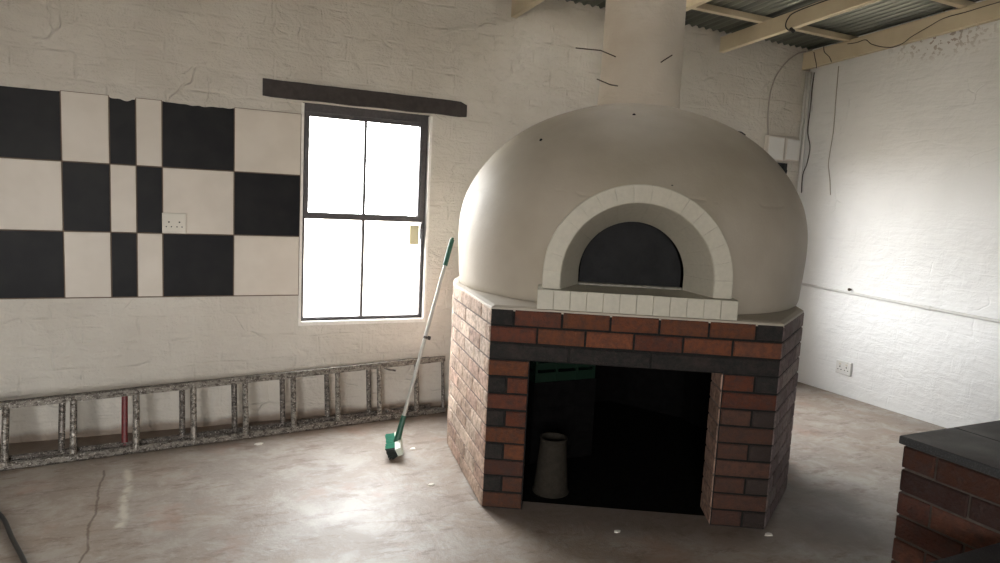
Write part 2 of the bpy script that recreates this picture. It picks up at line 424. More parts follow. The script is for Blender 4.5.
# ------------------------------------------------------------------ windows
def window(name,W):
    x0,x1,z0,z1=W; yf=.035; t=.045
    root=empty(name,((x0+x1)/2,yf,z0),None,None); root['kind']='structure'
    f=MB()
    def bar(a,b,c,d,y0=yf,y1=yf+.05): f.box(a,y0,c,b,y1,d)
    bar(x0,x0+.020,z0+.018,z1-.055); bar(x1-.026,x1,z0+.018,z1-.055); bar(x0,x1,z1-.055,z1); bar(x0,x1,z0,z0+.018)
    f.build('window_frame',M['steel_paint'],root)
    zm=1.40; xm=(x0+x1)/2-.015
    s=MB()
    s.box(x0+.018,yf-.012,zm,x0+.048,yf+.03,z1-.057); s.box(x1-.066,yf-.012,zm,x1-.024,yf+.03,z1-.057)
    s.box(x0+.018,yf-.010,z0+.016,x0+.026,yf+.03,zm); s.box(x1-.032,yf-.010,z0+.016,x1-.024,yf+.03,zm)
    s.box(x0+.018,yf-.014,zm-.022,x1-.024,yf+.035,zm+.022)
    s.box(x0+.048,yf-.008,z1-.085,x1-.066,yf+.03,z1-.057); s.box(x0+.026,yf-.008,z0+.016,x1-.032,yf+.03,z0+.026)
    s.box(xm-.009,yf-.008,z0+.026,xm+.009,yf+.03,zm-.022); s.box(xm-.009,yf-.008,zm+.022,xm+.009,yf+.03,z1-.085)
    s.build('glazing_bars',M['steel_paint'],root)
    for (a,b,c,d) in ((x0+.048,xm-.009,zm+.022,z1-.085),(xm+.009,x1-.066,zm+.022,z1-.085),(x0+.026,xm-.009,z0+.026,zm-.022),(xm+.009,x1-.032,z0+.026,zm-.022)):
        g=MB(); g.box(a-.003,yf+.010,c-.003,b+.003,yf+.014,d+.003); g.build('window_pane',M['glass'],root)
    pb=MB(); e=.011  # white bead added for the paint edge and the glare along it
    pb.box(x0-e,-.010,z0-e,x0+.006,yf+.002,z1-.01); pb.box(x1-.006,-.010,z0-e,x1+e,yf+.002,z1-.01); pb.box(x0-e,-.012,z0-.024,x1+e,yf+.002,z0+.002)
    pb.build('white_glare_edge',M['edging'],root)
    l=MB(); l.box(x1-.042,yf-.022,zm-.14,x1-.026,yf-.012,zm-.03); l.tube([(x1-.034,yf-.02,zm-.07),(x1-.034,yf-.05,zm-.075),(x1-.04,yf-.055,zm-.15)],.007)
    l.build('window_latch',M['steel_paint'],root)
    return root
wroot=window('window_1',W1); window('window_2',W2)
# yellowed card stuck to the lower right pane
mb=MB(); mb.box(1.545,.038,1.215,1.615,.0445,1.355); o=mb.build('paper_label',simple('yellowed_paper',(.62,.58,.38),.8)); tag(o,'small yellowed paper stuck in the top right corner of the lower window pane','paper')
def lintel(x0,x1,z0,z1,label,slope=-.01):
    mb=MB(); n=28; pr=.022
    rings=[]
    for i in range(n+1):
        x=x0+(x1-x0)*i/n; e=min(i,n-i); k=1 if e>0 else .75
        zt=z1+.006*noise.noise(V((x*5,1,0))); zb=z0+.005*noise.noise(V((x*5,7,0)))+(1-k)*.02
        if i==n: zt-=.02
        rings.append([(x,.06,zb),(x,-pr*k,zb+.003),(x,-pr*k,zt-.004),(x,.06,zt)])
    vs=[v for r in rings for v in r]; fs=[]
    for i in range(n):
        for q in range(4): fs.append((i*4+q,i*4+(q+1)%4,(i+1)*4+(q+1)%4,(i+1)*4+q))
    fs+= [(0,1,2,3),(n*4+3,n*4+2,n*4+1,n*4)]
    mb.add(vs,fs); return tag(mb.build('window_lintel',M['timber_dark']),label,'lintel','timber lintels')
lintel(.52,1.927,2.147,2.262,'dark rough timber lintel above the bright window left of the oven')
lintel(3.0,4.615,2.165,2.285,'dark timber lintel end poking out above the right shoulder of the oven dome')

# ------------------------------------------------------------------ tile panel
tp=empty('tile_panel',(0,0,.862),'chequered panel of black and white wall tiles left of the window','tiles')
g=MB(); g.box(-1.39,-.006,.858,.767,-.001,2.062); g.build('grout_bed',M['grout'],tp)
cols=[-1.385,-.985,-.58,-.338,-.199,-.058,.352,.763]; rows_=[.862,1.257,1.662,2.062]
wb,bb=MB(),MB()
black={(1,2),(1,0),(2,1),(3,2),(3,0),(4,1),(5,2),(5,0),(6,1),(0,1)}
for i in range(7):
    for j in range(3):
        a,b,c,d=cols[i],cols[i+1],rows_[j],rows_[j+1]; gp=.0035
        t=bb if (i,j) in black else wb
        pr=.012+random.uniform(-.0008,.0008)
        t.cbox((a+gp,0,c+gp),(b-a-2*gp,0,0),(0,-pr,0),(0,0,d-c-2*gp),.0015)
wb.build('white_tiles',M['tile_white'],tp)['label']='white wall tiles'
bb.build('black_tiles',M['tile_black'],tp)['label']='black wall tiles'

for x0,x1,dp,ph in ((-.338,-.199,.030,0.),(-.058,.352,.016,2.),(-.985,-.58,.006,4.)):
    mb=MB(); k=24; up=[];lo=[]
    for q in range(k+1):
        t=q/k; x=x0+(x1-x0)*t; dn=dp*(.35+.65*abs(noise.noise(V((x*14,ph,0))))*1.6)*(math.sin(math.pi*min(1,max(0,t)))**.35)
        lo.append((x,2.058-dn)); up.append((x,2.075))
    vs=[(x,-.016,z) for x,z in up]+[(x,-.0145,z) for x,z in lo]+[(x,.0,z) for x,z in up]+[(x,-.011,z-.002) for x,z in lo]; m=k+1; fs=[]
    for q in range(k): fs+= [(q,q+1,m+q+1,m+q),(m+q,m+q+1,3*m+q+1,3*m+q),(2*m+q,2*m+q+1,q+1,q)]
    mb.add(vs,fs); mb.build('plaster_smear',M['wallA'],tp)
def socket(name,center,ux,out,w,h,label,pm='white_plastic'):
    """double three-pin socket: ux = along the wall, out = into the room"""
    c=V(center); ux=V(ux); out=V(out); uz=V((0,0,1))
    root=empty(name,c-uz*h/2,label,'socket')
    mb=MB(); mb.cbox(c-ux*w/2-uz*h/2,ux*w,out*.012,uz*h,.003); mb.build('socket_plate',M[pm],root)
    def part(nm,a,b,r,m):
        q=MB(); q.tube([a,b],r,14); q.build(nm,m,root)
    for s in (-1,1):
        o=c+ux*s*w*.22+out*.0125
        part('rocker_switch',o+uz*h*.26-out*.004,o+uz*h*.26+out*.004,w*.07,M['white_plastic'])
        part('pin_hole',o+uz*h*.06-out*.002,o+uz*h*.06+out*.0015,w*.038,M['black_plastic'])
        for q in (-1,1):
            p=o+ux*q*w*.105-uz*h*.17
            part('pin_hole',p-out*.002,p+out*.0015,w*.03,M['black_plastic'])
socket('wall_socket',(.006,-.0135,1.322),(1,0,0),(0,-1,0),.135,.125,'white double plug socket set in the tile panel')
socket('wall_socket',(XB-.006,-.685,.25),(0,-1,0),(-1,0,0),.15,.115,'white double plug socket low on the right wall','conduit')

# ------------------------------------------------------------------ the pizza oven
OC=V((2.63,-1.12,0))
Nf=V((.494,.869,0)).normalized(); Uf=V((.869,-.494,0)).normalized(); Nf=V((-Uf.y,Uf.x,0))
FL=V((1.415,-1.689,0)); FW=1.42; FR=FL+Uf*FW; ZB=1.032
poly=[FL,FR,V((3.170,-2.055,0)),V((3.62,-1.45,0)),V((3.68,-.75,0)),V((3.30,-.035,0)),V((1.98,-.035,0)),V((1.655,-.57,0)),V((1.568,-.80,0))]
oven=empty('pizza_oven',(2.63,-1.12,0),'domed white plastered pizza oven on a hexagonal brick base','oven')
def pt(u,z,off=0.0): return FL+Uf*u+Nf*off+V((0,0,z))     # off >0 = into the oven
def offset(P,d):
    out=[]; n=len(P)
    for i in range(n):
        a,b,c=P[i-1],P[i],P[(i+1)%n]
        d1=(b-a).normalized(); d2=(c-b).normalized()
        n1=V((-d1.y,d1.x,0)); n2=V((-d2.y,d2.x,0))       # inward for CCW
        m=(n1+n2).normalized(); out.append(b+m*(d/max(.3,m.dot(n1))))
    return out
core=offset(poly,.008); inner=offset(poly,.215)
# brick shell: mortar core (slot 0), bricks (slot 1), inside painted black for shade (slot 2)
bb=MB(); OU0,OU1,OZ=.208,1.152,.775
n=len(poly)
def pz(p,z): return V((p.x,p.y,z))
for i in range(n):
    j=(i+1)%n
    if i==0: continue
    bb.quad(pz(core[i],0),pz(core[j],0),pz(core[j],ZB-.012),pz(core[i],ZB-.012),mat=(3 if i>=n-3 else 0))
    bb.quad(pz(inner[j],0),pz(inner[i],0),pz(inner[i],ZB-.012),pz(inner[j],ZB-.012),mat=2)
# front edge with its opening
def fp(u,z,o): return pt(u,z,o)
c0,c1=core[0],core[1]; i0,i1=inner[0],inner[1]
a0=(c0-FL).dot(Uf); a1=(c1-FL).dot(Uf); b0=(i0-FL).dot(Uf); b1=(i1-FL).dot(Uf); TI=.215
zt=ZB-.012
bb.quad(fp(a0,0,.008),fp(OU0,0,.008),fp(OU0,zt,.008),fp(a0,zt,.008)); bb.quad(fp(OU1,0,.008),fp(a1,0,.008),fp(a1,zt,.008),fp(OU1,zt,.008))
bb.quad(fp(OU0,OZ,.008),fp(OU1,OZ,.008),fp(OU1,zt,.008),fp(OU0,zt,.008))
bb.quad(fp(b0,0,TI),fp(OU0,0,TI),fp(OU0,zt,TI),fp(b0,zt,TI),mat=2) if b0<OU0 else None
bb.quad(fp(OU1,0,TI),fp(b1,0,TI),fp(b1,zt,TI),fp(OU1,zt,TI),mat=2) if b1>OU1 else None
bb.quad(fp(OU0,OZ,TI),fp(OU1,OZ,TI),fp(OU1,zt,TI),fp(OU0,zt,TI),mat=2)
bb.quad(fp(OU0,OZ,.008),fp(OU1,OZ,.008),fp(OU1,OZ,TI),fp(OU0,OZ,TI),mat=2)
bb.quad(fp(OU0,0,.008),fp(OU0,0,TI),fp(OU0,OZ,TI),fp(OU0,OZ,.008),mat=2); bb.quad(fp(OU1,0,.008),fp(OU1,0,TI),fp(OU1,OZ,TI),fp(OU1,OZ,.008),mat=3)
REDS=[(.120,.044,.022),(.145,.050,.025),(.098,.034,.021),(.15,.056,.030),(.112,.038,.022)]
DARK=(.020,.019,.018)
def vary(c,a=.14):
    f=1+random.uniform(-a,a); return tuple(x*f for x in c)
CH=ZB/12.0; gap=.011
def brick(p,u,nrm,w,h,col,proud=.010,ch=.004):
    bb.cbox(V(p)-nrm*proud*.0+(-nrm)*0,u*w,nrm*(proud),V((0,0,h)),ch,col,1,jit=.0012)
def course(p0,u,nrm,segs,z,cols,proud=.010):
    """segs = list of (start,end); bricks stand proud of the mortar"""
    for (s,e),c in zip(segs,cols):
        brick(V((p0.x,p0.y,z+gap/2))+u*(s+gap/2)-nrm*.010,u,nrm,e-s-gap,CH-gap,c,proud+random.uniform(-.0015,.0015))
def fill_segs(s,e,first,L=.237):
    out=[]; x=s; w=first
    while x<e-.03:
        nx=min(x+w,e)
        if e-nx<.05: nx=e
        out.append((x,nx)); x=nx; w=L
    return out
Un=-Nf
for r in range(12):
    z=r*CH; top=11-r           # top = 0 is the highest course
    if top==0: segs=[(0,.118)]+fill_segs(.118,FW-.13,.237)+[(FW-.13,FW)]; cols=[DARK]+[random.choice(REDS) for _ in segs[1:-1]]+[DARK]
    elif top==1: segs=fill_segs(0,FW,.237); cols=[random.choice(REDS) for _ in segs]
    elif top==2: segs=[(0,.40),(.40,.80),(.80,FW)]; cols=[DARK]*3
    else:
        odd=top%2
        Lp=[(0,OU0)] if odd else [(0,.098),(.098,OU0)]
        Lc=[random.choice(REDS)] if odd else [DARK,random.choice(REDS)]
        Rp=[(OU1,FW)] if not odd else [(OU1,FW-.115),(FW-.115,FW)]
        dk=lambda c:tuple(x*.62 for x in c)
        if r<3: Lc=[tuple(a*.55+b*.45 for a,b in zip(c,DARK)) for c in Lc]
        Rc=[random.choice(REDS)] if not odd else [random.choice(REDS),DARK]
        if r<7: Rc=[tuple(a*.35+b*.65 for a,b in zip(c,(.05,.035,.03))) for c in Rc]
        segs=Lp+Rp; cols=Lc+Rc
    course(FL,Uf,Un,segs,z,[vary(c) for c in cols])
PALE=[(.62,.46,.36),(.56,.39,.31),(.66,.52,.42),(.58,.43,.34)]  # bricks of the left faces, paler than the front
GREY=[(.20,.155,.145),(.23,.185,.17),(.17,.125,.12),(.215,.17,.165)]
for i,pal in ((8,PALE),(7,PALE),(6,PALE),(5,PALE),(1,GREY),(2,GREY),(3,GREY),(4,GREY)):
    a=poly[i]; b=poly[(i+1)%n]; L=(b-a).length; u=(b-a).normalized(); nr=V((u.y,-u.x,0))
    for r in range(12):
        segs=fill_segs(0,L,.237 if r%2 else .118)
        cols=[vary(random.choice(pal),.18) for _ in segs]
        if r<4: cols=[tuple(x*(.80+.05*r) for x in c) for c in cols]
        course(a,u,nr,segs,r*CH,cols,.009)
# jamb bricks of the fire-wood opening (right side shows)
for r in range(9):
    z=r*CH
    for (s,w) in ([(.01,.1),(.115,.095)] if r%2 else [(.01,.2)]):
        p=pt(OU1,z+gap/2,s); bb.cbox(p,Nf*w,-Uf*.006,V((0,0,min(CH,OZ-z)-gap)),.003,vary((.34,.22,.17)),1,jit=.001)
MORT2=simple('grey_mortar',(.19,.15,.13),.9,0,50,.5,.3)  # grey mortar for the left faces and right jamb
bb.build('brick_base',[M['black_mortar'],M['brick'],M['shade_soot_brick'],MORT2],oven,recalc=False)
# hearth slab on the bricks
mb=MB(); P0=[pz(p,ZB-.012) for p in offset(poly,.004)]; P1=[pz(p,ZB+.004) for p in offset(poly,.006)]; P2=[pz(p,ZB+.012) for p in offset(poly,.03)]
vs=P0+P1+P2; fs=[tuple(range(n))[::-1],tuple(range(2*n,3*n))]
for q in (0,1):
    for i in range(n): fs.append((q*n+i,q*n+(i+1)%n,(q+1)*n+(i+1)%n,(q+1)*n+i))
mb.add(vs,fs); mb.build('hearth_slab',M['dome'],oven)

# dome: solid shell, hollowed for the chamber and the mouth
SP=1.140; UC=.707; STILT=.07
prof=[(1.03,ZB-.002),(1.045,ZB+.03),(1.05,ZB+.08),(1.055,1.20),(1.06,1.32),(1.058,1.42),(1.05,1.50),(1.03,1.59),(.992,1.68),(.94,1.765),(.87,1.85),(.785,1.93),(.68,2.005),(.565,2.068),(.44,2.118),(.32,2.154),(.20,2.180),(.10,2.19)]
DC=OC+V((-.02,.015,0))
def cat(prof,nn=3):
    pts=spline([(r,z,0) for r,z in prof],nn); return [(p.x,p.y) for p in pts]
def lathe_obj(prof,name,mat,nn=96,disp=0,center=OC):
    mb=MB(); vs=[]; fs=[]
    for r,z in prof:
        for k in range(nn):
            a=2*math.pi*k/nn; rr=r
            if disp: rr+=disp*noise.noise(V((math.cos(a)*1.6,math.sin(a)*1.6,z*2)))*min(1,r*2)
            vs.append((center.x+rr*math.cos(a),center.y+rr*math.sin(a),z))
    m=len(prof)
    for i in range(m-1):
        for k in range(nn): fs.append((i*nn+k,i*nn+(k+1)%nn,(i+1)*nn+(k+1)%nn,(i+1)*nn+k))
    fs.append(tuple(range(nn))[::-1]); fs.append(tuple((m-1)*nn+k for k in range(nn)))
    mb.add(vs,fs); return mb.build(name,mat)
dome=lathe_obj(cat(prof),'oven_dome',M['dome'],disp=.018,center=DC)
inn=lathe_obj(cat([(.90,ZB+.03),(.92,1.2),(.91,1.4),(.84,1.62),(.68,1.80),(.45,1.94),(.2,2.0)],2),'cav',M['soot'],64)
def arch_pts(R,stilt,z0,n=28):
    out=[(-R,z0),(R,z0)]
    for k in range(n+1):
        a=math.pi*k/n; out.append((R*math.cos(a),z0+stilt+R*math.sin(a)))
    return out
def arch_prism(R0,R1,o0,o1,name,mat,z0=None,dz=0):
    z0=SP if z0 is None else z0
    A=[pt(UC+u,z,o0) for u,z in arch_pts(R0,STILT,z0-dz)]; B=[pt(UC+u,z,o1) for u,z in arch_pts(R1,STILT,z0-dz)]
    m=len(A); mb=MB(); fs=[tuple(range(m)),tuple(range(m,2*m))[::-1]]+[(i,(i+1)%m,m+(i+1)%m,m+i) for i in range(m)]
    mb.add(A+B,fs); return mb.build(name,mat)
cut1=arch_prism(.44,.44,-.3,.285,'c1',M['soot'],dz=.02)
cut2=arch_prism(.275,.275,.2,.62,'c2',M['soot'])
for cut in (inn,cut1,cut2):
    m=dome.modifiers.new('b','BOOLEAN'); m.object=cut; m.operation='DIFFERENCE'; m.solver='EXACT'; m.material_mode='TRANSFER'
dg=bpy.context.evaluated_depsgraph_get()
nm=bpy.data.meshes.new_from_object(dome.evaluated_get(dg)); dome.modifiers.clear(); dome.data=nm
for o in (inn,cut1,cut2): bpy.data.objects.remove(o,do_unlink=True)
dome.parent=oven; dome.matrix_parent_inverse=Matrix.Translation(oven.location).inverted()
dome.name='oven_dome'; smooth_by_angle(dome,35)
# hearth floor inside
mb=MB(); mb.lathe([(.02,SP-.004),(.93,SP-.004),(.93,ZB+.03),(.02,ZB+.03)],OC.x,OC.y,40,closed=True); mb.build('hearth_floor',M['shade_soot_brick'],oven)

# voussoir ring and splayed reveal, white painted bricks
RF_O,RF_I,RB=.461,.370,.274; rf,rb=.030,.30
mb=MB(); NV=17
def ap(R,t,off):           # t 0..1 runs along the stilted arch, constant for all radii
    L0=STILT; tot=2*STILT+math.pi*.42; s=t*tot
    if s<STILT: u,z=R,s
    elif s>tot-STILT: u,z=-R,tot-s
    else:
        a=(s-STILT)/.42; u,z=R*math.cos(a),STILT+R*math.sin(a)
    return pt(UC+u,SP+z,off)
tot=2*STILT+math.pi*.42
for k in range(NV):
    t0,t1=k/NV,(k+1)/NV; g=.0003; sub=4
    jo=random.uniform(-.0015,.0015); c=vary((1,1,1),.03)
    ts=[t0+g+(t1-t0-2*g)*q/sub for q in range(sub+1)]
    secs=[]
    for t in ts:
        e=.001 if t in (ts[0],ts[-1]) else 0
        secs.append([ap(RF_O,t,rf+.10),ap(RF_O,t,rf+jo+.002+e),ap(RF_O-.004,t,rf+jo+e),ap(RF_I+.005,t,rf+jo+e),ap(RF_I-.001+e*.3,t,rf+jo+.006),ap((RF_I+RB)/2+e*.4,t,(rf+rb)/2),ap(RB+e*.3,t,rb),ap(RF_O,t,rb)])
    vs=[v for q in secs for v in q]; K=8; fs=[tuple(range(K)),tuple((sub*K)+i for i in range(K))[::-1]]
    for q in range(sub):
        for i in range(K): fs.append((q*K+i,q*K+(i+1)%K,(q+1)*K+(i+1)%K,(q+1)*K+i))
    mb.add(vs,fs,c)
mb.build('arch_bricks',M['white_brick'],oven)['label']='white painted brick arch around the oven mouth'
# sill of soldier bricks below the mouth
mb=MB(); NS=12; w=(1.186-.226)/NS
for k in range(NS):
    u=.226+k*w; j=random.uniform(-.0015,.0015)
    mb.cbox(pt(u+.0012,ZB+.012,.32),Uf*(w-.0010),-Nf*(.345+j),V((0,0,SP-ZB-.012+random.uniform(-.001,.001))),.002)
mb.build('sill_bricks',M['white_brick'],oven)['label']='row of white upright bricks forming the sill'
# pale chipped lip at the chamber entrance
mb=MB(); mb.cbox(pt(UC-.272,SP-.001,.34),Uf*.544,-Nf*.05,V((0,0,.012)),.003,jit=.003); mb.build('mouth_lip',simple('ashy_lip',(.30,.28,.24),.9,0,30,.5,.4),oven)
# dark sheet-metal door leaning just inside the mouth
A_=[pt(UC+u*.98,z+.012,.335) for u,z in arch_pts(.272,STILT-.012,SP)]; B_=[p+Nf*.004 for p in A_]
mb=MB(); m_=len(A_); mb.add(A_+B_,[tuple(range(m_)),tuple(range(m_,2*m_))[::-1]]+[(i,(i+1)%m_,m_+(i+1)%m_,m_+i) for i in range(m_)])
mb.build('oven_door',simple('sooted_sheet_metal',(.010,.010,.011),.7,0,12,.9,.5,.012,.25),oven)
# black sheet added to paint shade on the wood store floor
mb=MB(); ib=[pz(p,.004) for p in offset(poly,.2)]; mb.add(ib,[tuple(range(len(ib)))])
mb.quad(pt(OU0,.0035,.10),pt(OU1,.0035,.10),pt(OU1,.0035,.25),pt(OU0,.0035,.25)); tag(mb.build('shade_sheet',simple('shade_black',(.006,.0055,.005),.95,0,30,.6,.5,.01,.05),recalc=False),'black sheet added as shade over the floor of the wood store','shade sheet',None,'stuff')
# flue
mb=MB(); fl=[(.275,2.10),(.262,2.14),(.255,2.20),(.250,2.3),(.246,2.6),(.238,3.0),(.238,3.6)]
nn=64; vs=[];fs=[]
pr=cat(fl,4)
for r,z in pr:
    for k in range(nn):
        a=2*math.pi*k/nn; q=r+.006*noise.noise(V((math.cos(a)*1.5,math.sin(a)*1.5,z*2.5)))
        vs.append((OC.x+q*math.cos(a),OC.y+q*math.sin(a),z))
for i in range(len(pr)-1):
    for k in range(nn): fs.append((i*nn+k,i*nn+(k+1)%nn,(i+1)*nn+(k+1)%nn,(i+1)*nn+k))
fs.append(tuple(range(nn))[::-1]); fs.append(tuple((len(pr)-1)*nn+k for k in range(nn)))
mb.add(vs,fs); flue=mb.build('oven_flue',M['flue'],oven,smooth=True); smooth_by_angle(flue,50)
# bent wires and nails sticking out of the flue and small vent holes in the dome
for pts in ([(2.015,-1.35,2.418),(2.19,-1.33,2.432),(2.41,-1.17,2.45)],[(2.166,-1.35,2.268),(2.29,-1.30,2.258),(2.47,-1.16,2.285)],[(2.64,-1.40,2.455),(2.585,-1.385,2.415),(2.60,-1.30,2.40)]):
    mb=MB(); mb.tube(pts,.0035,6); mb.build('flue_wire',M['rust'],flue)

for p_ in ((1.831,-1.344,1.902),(2.272,-1.577,2.059),(2.212,-2.015,1.672)):
    p_=V(p_); d_=(p_-V((2.61,-1.105,p_.z-.35 if p_.z>1.9 else p_.z))).normalized()
    mb=MB(); mb.tube([p_-d_*.02,p_+d_*.0025],.009 if p_.z>1.8 else .006,8); mb.build('vent_hole',M['soot'],oven)
# ------------------------------------------------------------------ things inside the wood store
def cup():
    mb=MB(); cx,cy=1.850,-1.640
    prof=[(.098,.002),(.102,.012),(.096,.02),(.093,.03),(.070,.295),(.075,.300),(.075,.308),(.066,.308),(.064,.30),(.080,.03),(.0,.03)]
    mb.lathe(prof,cx,cy,40); mb.lathe([(0.0,.002),(.092,.002)],cx,cy,40)
    o=mb.build('plastic_container',simple('shaded_cream_plastic',(.032,.027,.021),.85,0,40,.3,.25,.003,.1),smooth=True); smooth_by_angle(o,40)  # cream plastic coloured near black to paint the wood store's shade
    tag(o,'tapered cream plastic container, coloured dark for shade, standing inside the wood store opening','container')
cup()
def crate():
    r=empty('plastic_crate',(2.14,-1.05,.50),'dark green slatted plastic crate set high at the back of the wood store','crate')
    mb=MB(); x0,x1,y0,y1,z0,z1=1.93,2.35,-1.25,-.85,.50,.72
    mb.box(x0,y0,z0,x1,y1,z0+.015)
    for z in (.515,.575,.635):
        h=.04
        mb.box(x0,y0,z,x1,y0+.014,z+h); mb.box(x0,y1-.014,z,x1,y1,z+h); mb.box(x0,y0,z,x0+.014,y1,z+h); mb.box(x1-.014,y0,z,x1,y1,z+h)
    for x in (x0,x0+.14,x0+.28,x1-.016):
        mb.box(x,y0-.003,z0,x+.016,y0+.012,z1-.02); mb.box(x,y1-.012,z0,x+.016,y1+.003,z1-.02)
    mb.build('crate_body',M['crate'],r)
    m2=MB(); m2.box(x0-.01,y0-.01,z1-.03,x1+.01,y0+.02,z1); m2.box(x0-.01,y1-.02,z1-.03,x1+.01,y1+.01,z1); m2.box(x0-.01,y0,z1-.03,x0+.02,y1,z1); m2.box(x1-.02,y0,z1-.03,x1+.01,y1,z1)
    m2.build('crate_rim',M['crate'],r)
    s=MB()   # brick ledge carrying it
    for k in range(6):
        for q in range(3): s.cbox((1.93+q*.145,-1.25,.0+k*.083),(.144,0,0),(0,.40,0),(0,0,.082),.004,vary((.1,.05,.04)))
    o=s.build('brick_stack',M['shade_soot_brick']); tag(o,'stack of bricks, coloured black for shade, carrying the green crate inside the wood store','bricks')  # stack blackened to paint the shade inside the wood store
crate()

# ------------------------------------------------------------------ ladder
lad=empty('extension_ladder',(.48,-.25,0),'paint spattered aluminium extension ladder lying on its side along the window wall','ladder')
def lerp(a,b,t): return V(a)+(V(b)-V(a))*t
def section(xa,xb,dy,w,mat,zoff=0,shrink=0):
    def bot(x): t=(x+.84)/2.64; return V((x,-.440+.290*t+dy,.020+zoff+.0*t))
    def top(x): t=(x+.84)/2.64; return V((x,-.355+.255*t+dy,.330+.060*t-shrink))
    for f in (bot,top):
        a,b=f(xa),f(xb); d=(b-a).normalized(); n_=V((-d.y,d.x,0)).normalized(); up=d.cross(n_)*-1
        up=V((0,0,1)) if abs(up.z)<.5 else (up if up.z>0 else -up)
        mb=MB(); mb_h=.038; th=.026
        # C-channel stile
        def bx(o0,o1,h0,h1):
            vs=[p+n_*o+up*h for p in (a,b) for o,h in ((o0,h0),(o1,h0),(o1,h1),(o0,h1))]
            mb.add(vs,[(0,1,2,3),(7,6,5,4),(0,4,5,1),(1,5,6,2),(2,6,7,3),(3,7,4,0)])
        s=1 if f is bot else -1
        bx(-th/2,th/2,-mb_h/2*1,-mb_h/2+.004) if s>0 else bx(-th/2,th/2,mb_h/2-.004,mb_h/2)
        bx(-th/2,-th/2+.004,-mb_h/2,mb_h/2); bx(th/2-.004,th/2,-mb_h/2,mb_h/2)
        bx(-th/2+.004,th/2-.004,-.004,.004)
        mb.build('ladder_stile',mat,lad)
    return bot,top
b1,t1=section(-1.95,1.80,0,.3,M['ladder'])
b2,t2=section(-2.05,1.70,.062,.3,M['ladder_dark'],.012,.012)
x=-.82-.305*3
xsr=[-1.75,-1.44,-1.13,-.82,-.51,-.200,.107,.407,.705,1.00,1.295,1.575]
for x in xsr:
    mb=MB(); a,b=b1(x),t1(x); mb.tube([a,lerp(a,b,.02),lerp(a,b,.98),b],.018,10); mb.build('ladder_rung',M['ladder'],lad,smooth=False)
for i,x in enumerate(xsr[:-1]):
    x2=x-.062; mb=MB(); a,b=b2(x2),t2(x2); mb.tube([a,b],.017,10)
    red=(abs(x+.200)<.01)
    o=mb.build('ladder_rung',M['ladder_red'] if red else M['ladder_dark'],lad)
    if red: o['label']='red painted rung'
# end plates and the sliding hooks
for x in (1.785,):
    mb=MB(); a,b=b1(x),t1(x); mb.tube([a,b],.013,8); mb.build('ladder_rung',M['ladder_dark'],lad)
for f,z in ((t1,-.03),(b1,.05)):
    mb=MB(); p=f(1.36)+V((0,-.01,z)); mb.tube([p+V((-.03,0,.01)),p+V((.0,-.015,.0)),p+V((.05,-.012,-.012))],.007,6); mb.build('ladder_hook',M['ladder_dark'],lad)

# ------------------------------------------------------------------ broom
br=empty('push_broom',(1.20,-.90,0),'green and white broom leaning against the left side of the oven','broom')
hb=V((1.224,-.850,.090)); ht=V((1.60,-.66,1.30))
ax=(ht-hb).normalized()
def along(t): return hb+(ht-hb)*t
mb=MB(); mb.tube([along(.0),along(.88)],.0115,12); mb.build('broom_handle',M['pale_metal'],br,smooth=False)
mb=MB(); mb.tube([along(.865),along(.87),along(.985),along(1.0)],.0155,12); mb.tube([along(1.0),along(1.01)],.010,10); mb.build('handle_grip',M['green_plastic'],br)
mb=MB(); mb.tube([along(-.02),along(.05),along(.115)],.022,12,r2=.015); mb.build('handle_socket',M['green_plastic'],br)
L=V((-.26,-.95,-.16)).normalized()         # long axis of the head, pointing to the viewer
side=ax.cross(L).normalized()
if side.x<0: side=-side
dn=L.cross(side); dn= dn if dn.z<0 else -dn
# bristles face down-left
rot=Matrix.Rotation(math.radians(28),3,L); 
bd=(dn*.62-side*.78).normalized(); pw=L.cross(bd).normalized()
hc=hb+V((-.006,0,-.028))
mb=MB(); o=hc-L*.105-pw*.025; mb.cbox(o,L*.21,-bd*.036,pw*.05,.006); mb.build('broom_head',simple('pale_green_white_plastic',(.60,.66,.58),.45),br)
mg,mk=MB(),MB(); random.seed(3)
for i in range(22):
    for j in range(6):
        base=hc+L*(-.098+.196*i/21)+pw*(-.02+.04*j/5)
        tip=base+bd*(.055+random.uniform(-.004,.004))+L*random.uniform(-.006,.006)+pw*((j-2.5)*.006+random.uniform(-.003,.003))
        if tip.z<.002: tip=base+(tip-base)*((base.z-.002)/(base.z-tip.z))
        (mg if (j in (0,1,4,5) and i<19) else mk).tube([base,tip],.0038,5)
mg.build('green_bristles',M['mint_plastic'],br); mk.build('dark_bristles',M['dark_bristle'],br)
mb=MB(); q=along(.50); mb.tube([q+V((.012,-.012,0)),q+V((.028,-.014,-.004))],.012,10); mb.tube([q-ax*.008,q+ax*.008],.0125,12); mb.build('hanging_clip',M['timber_dark'],br)

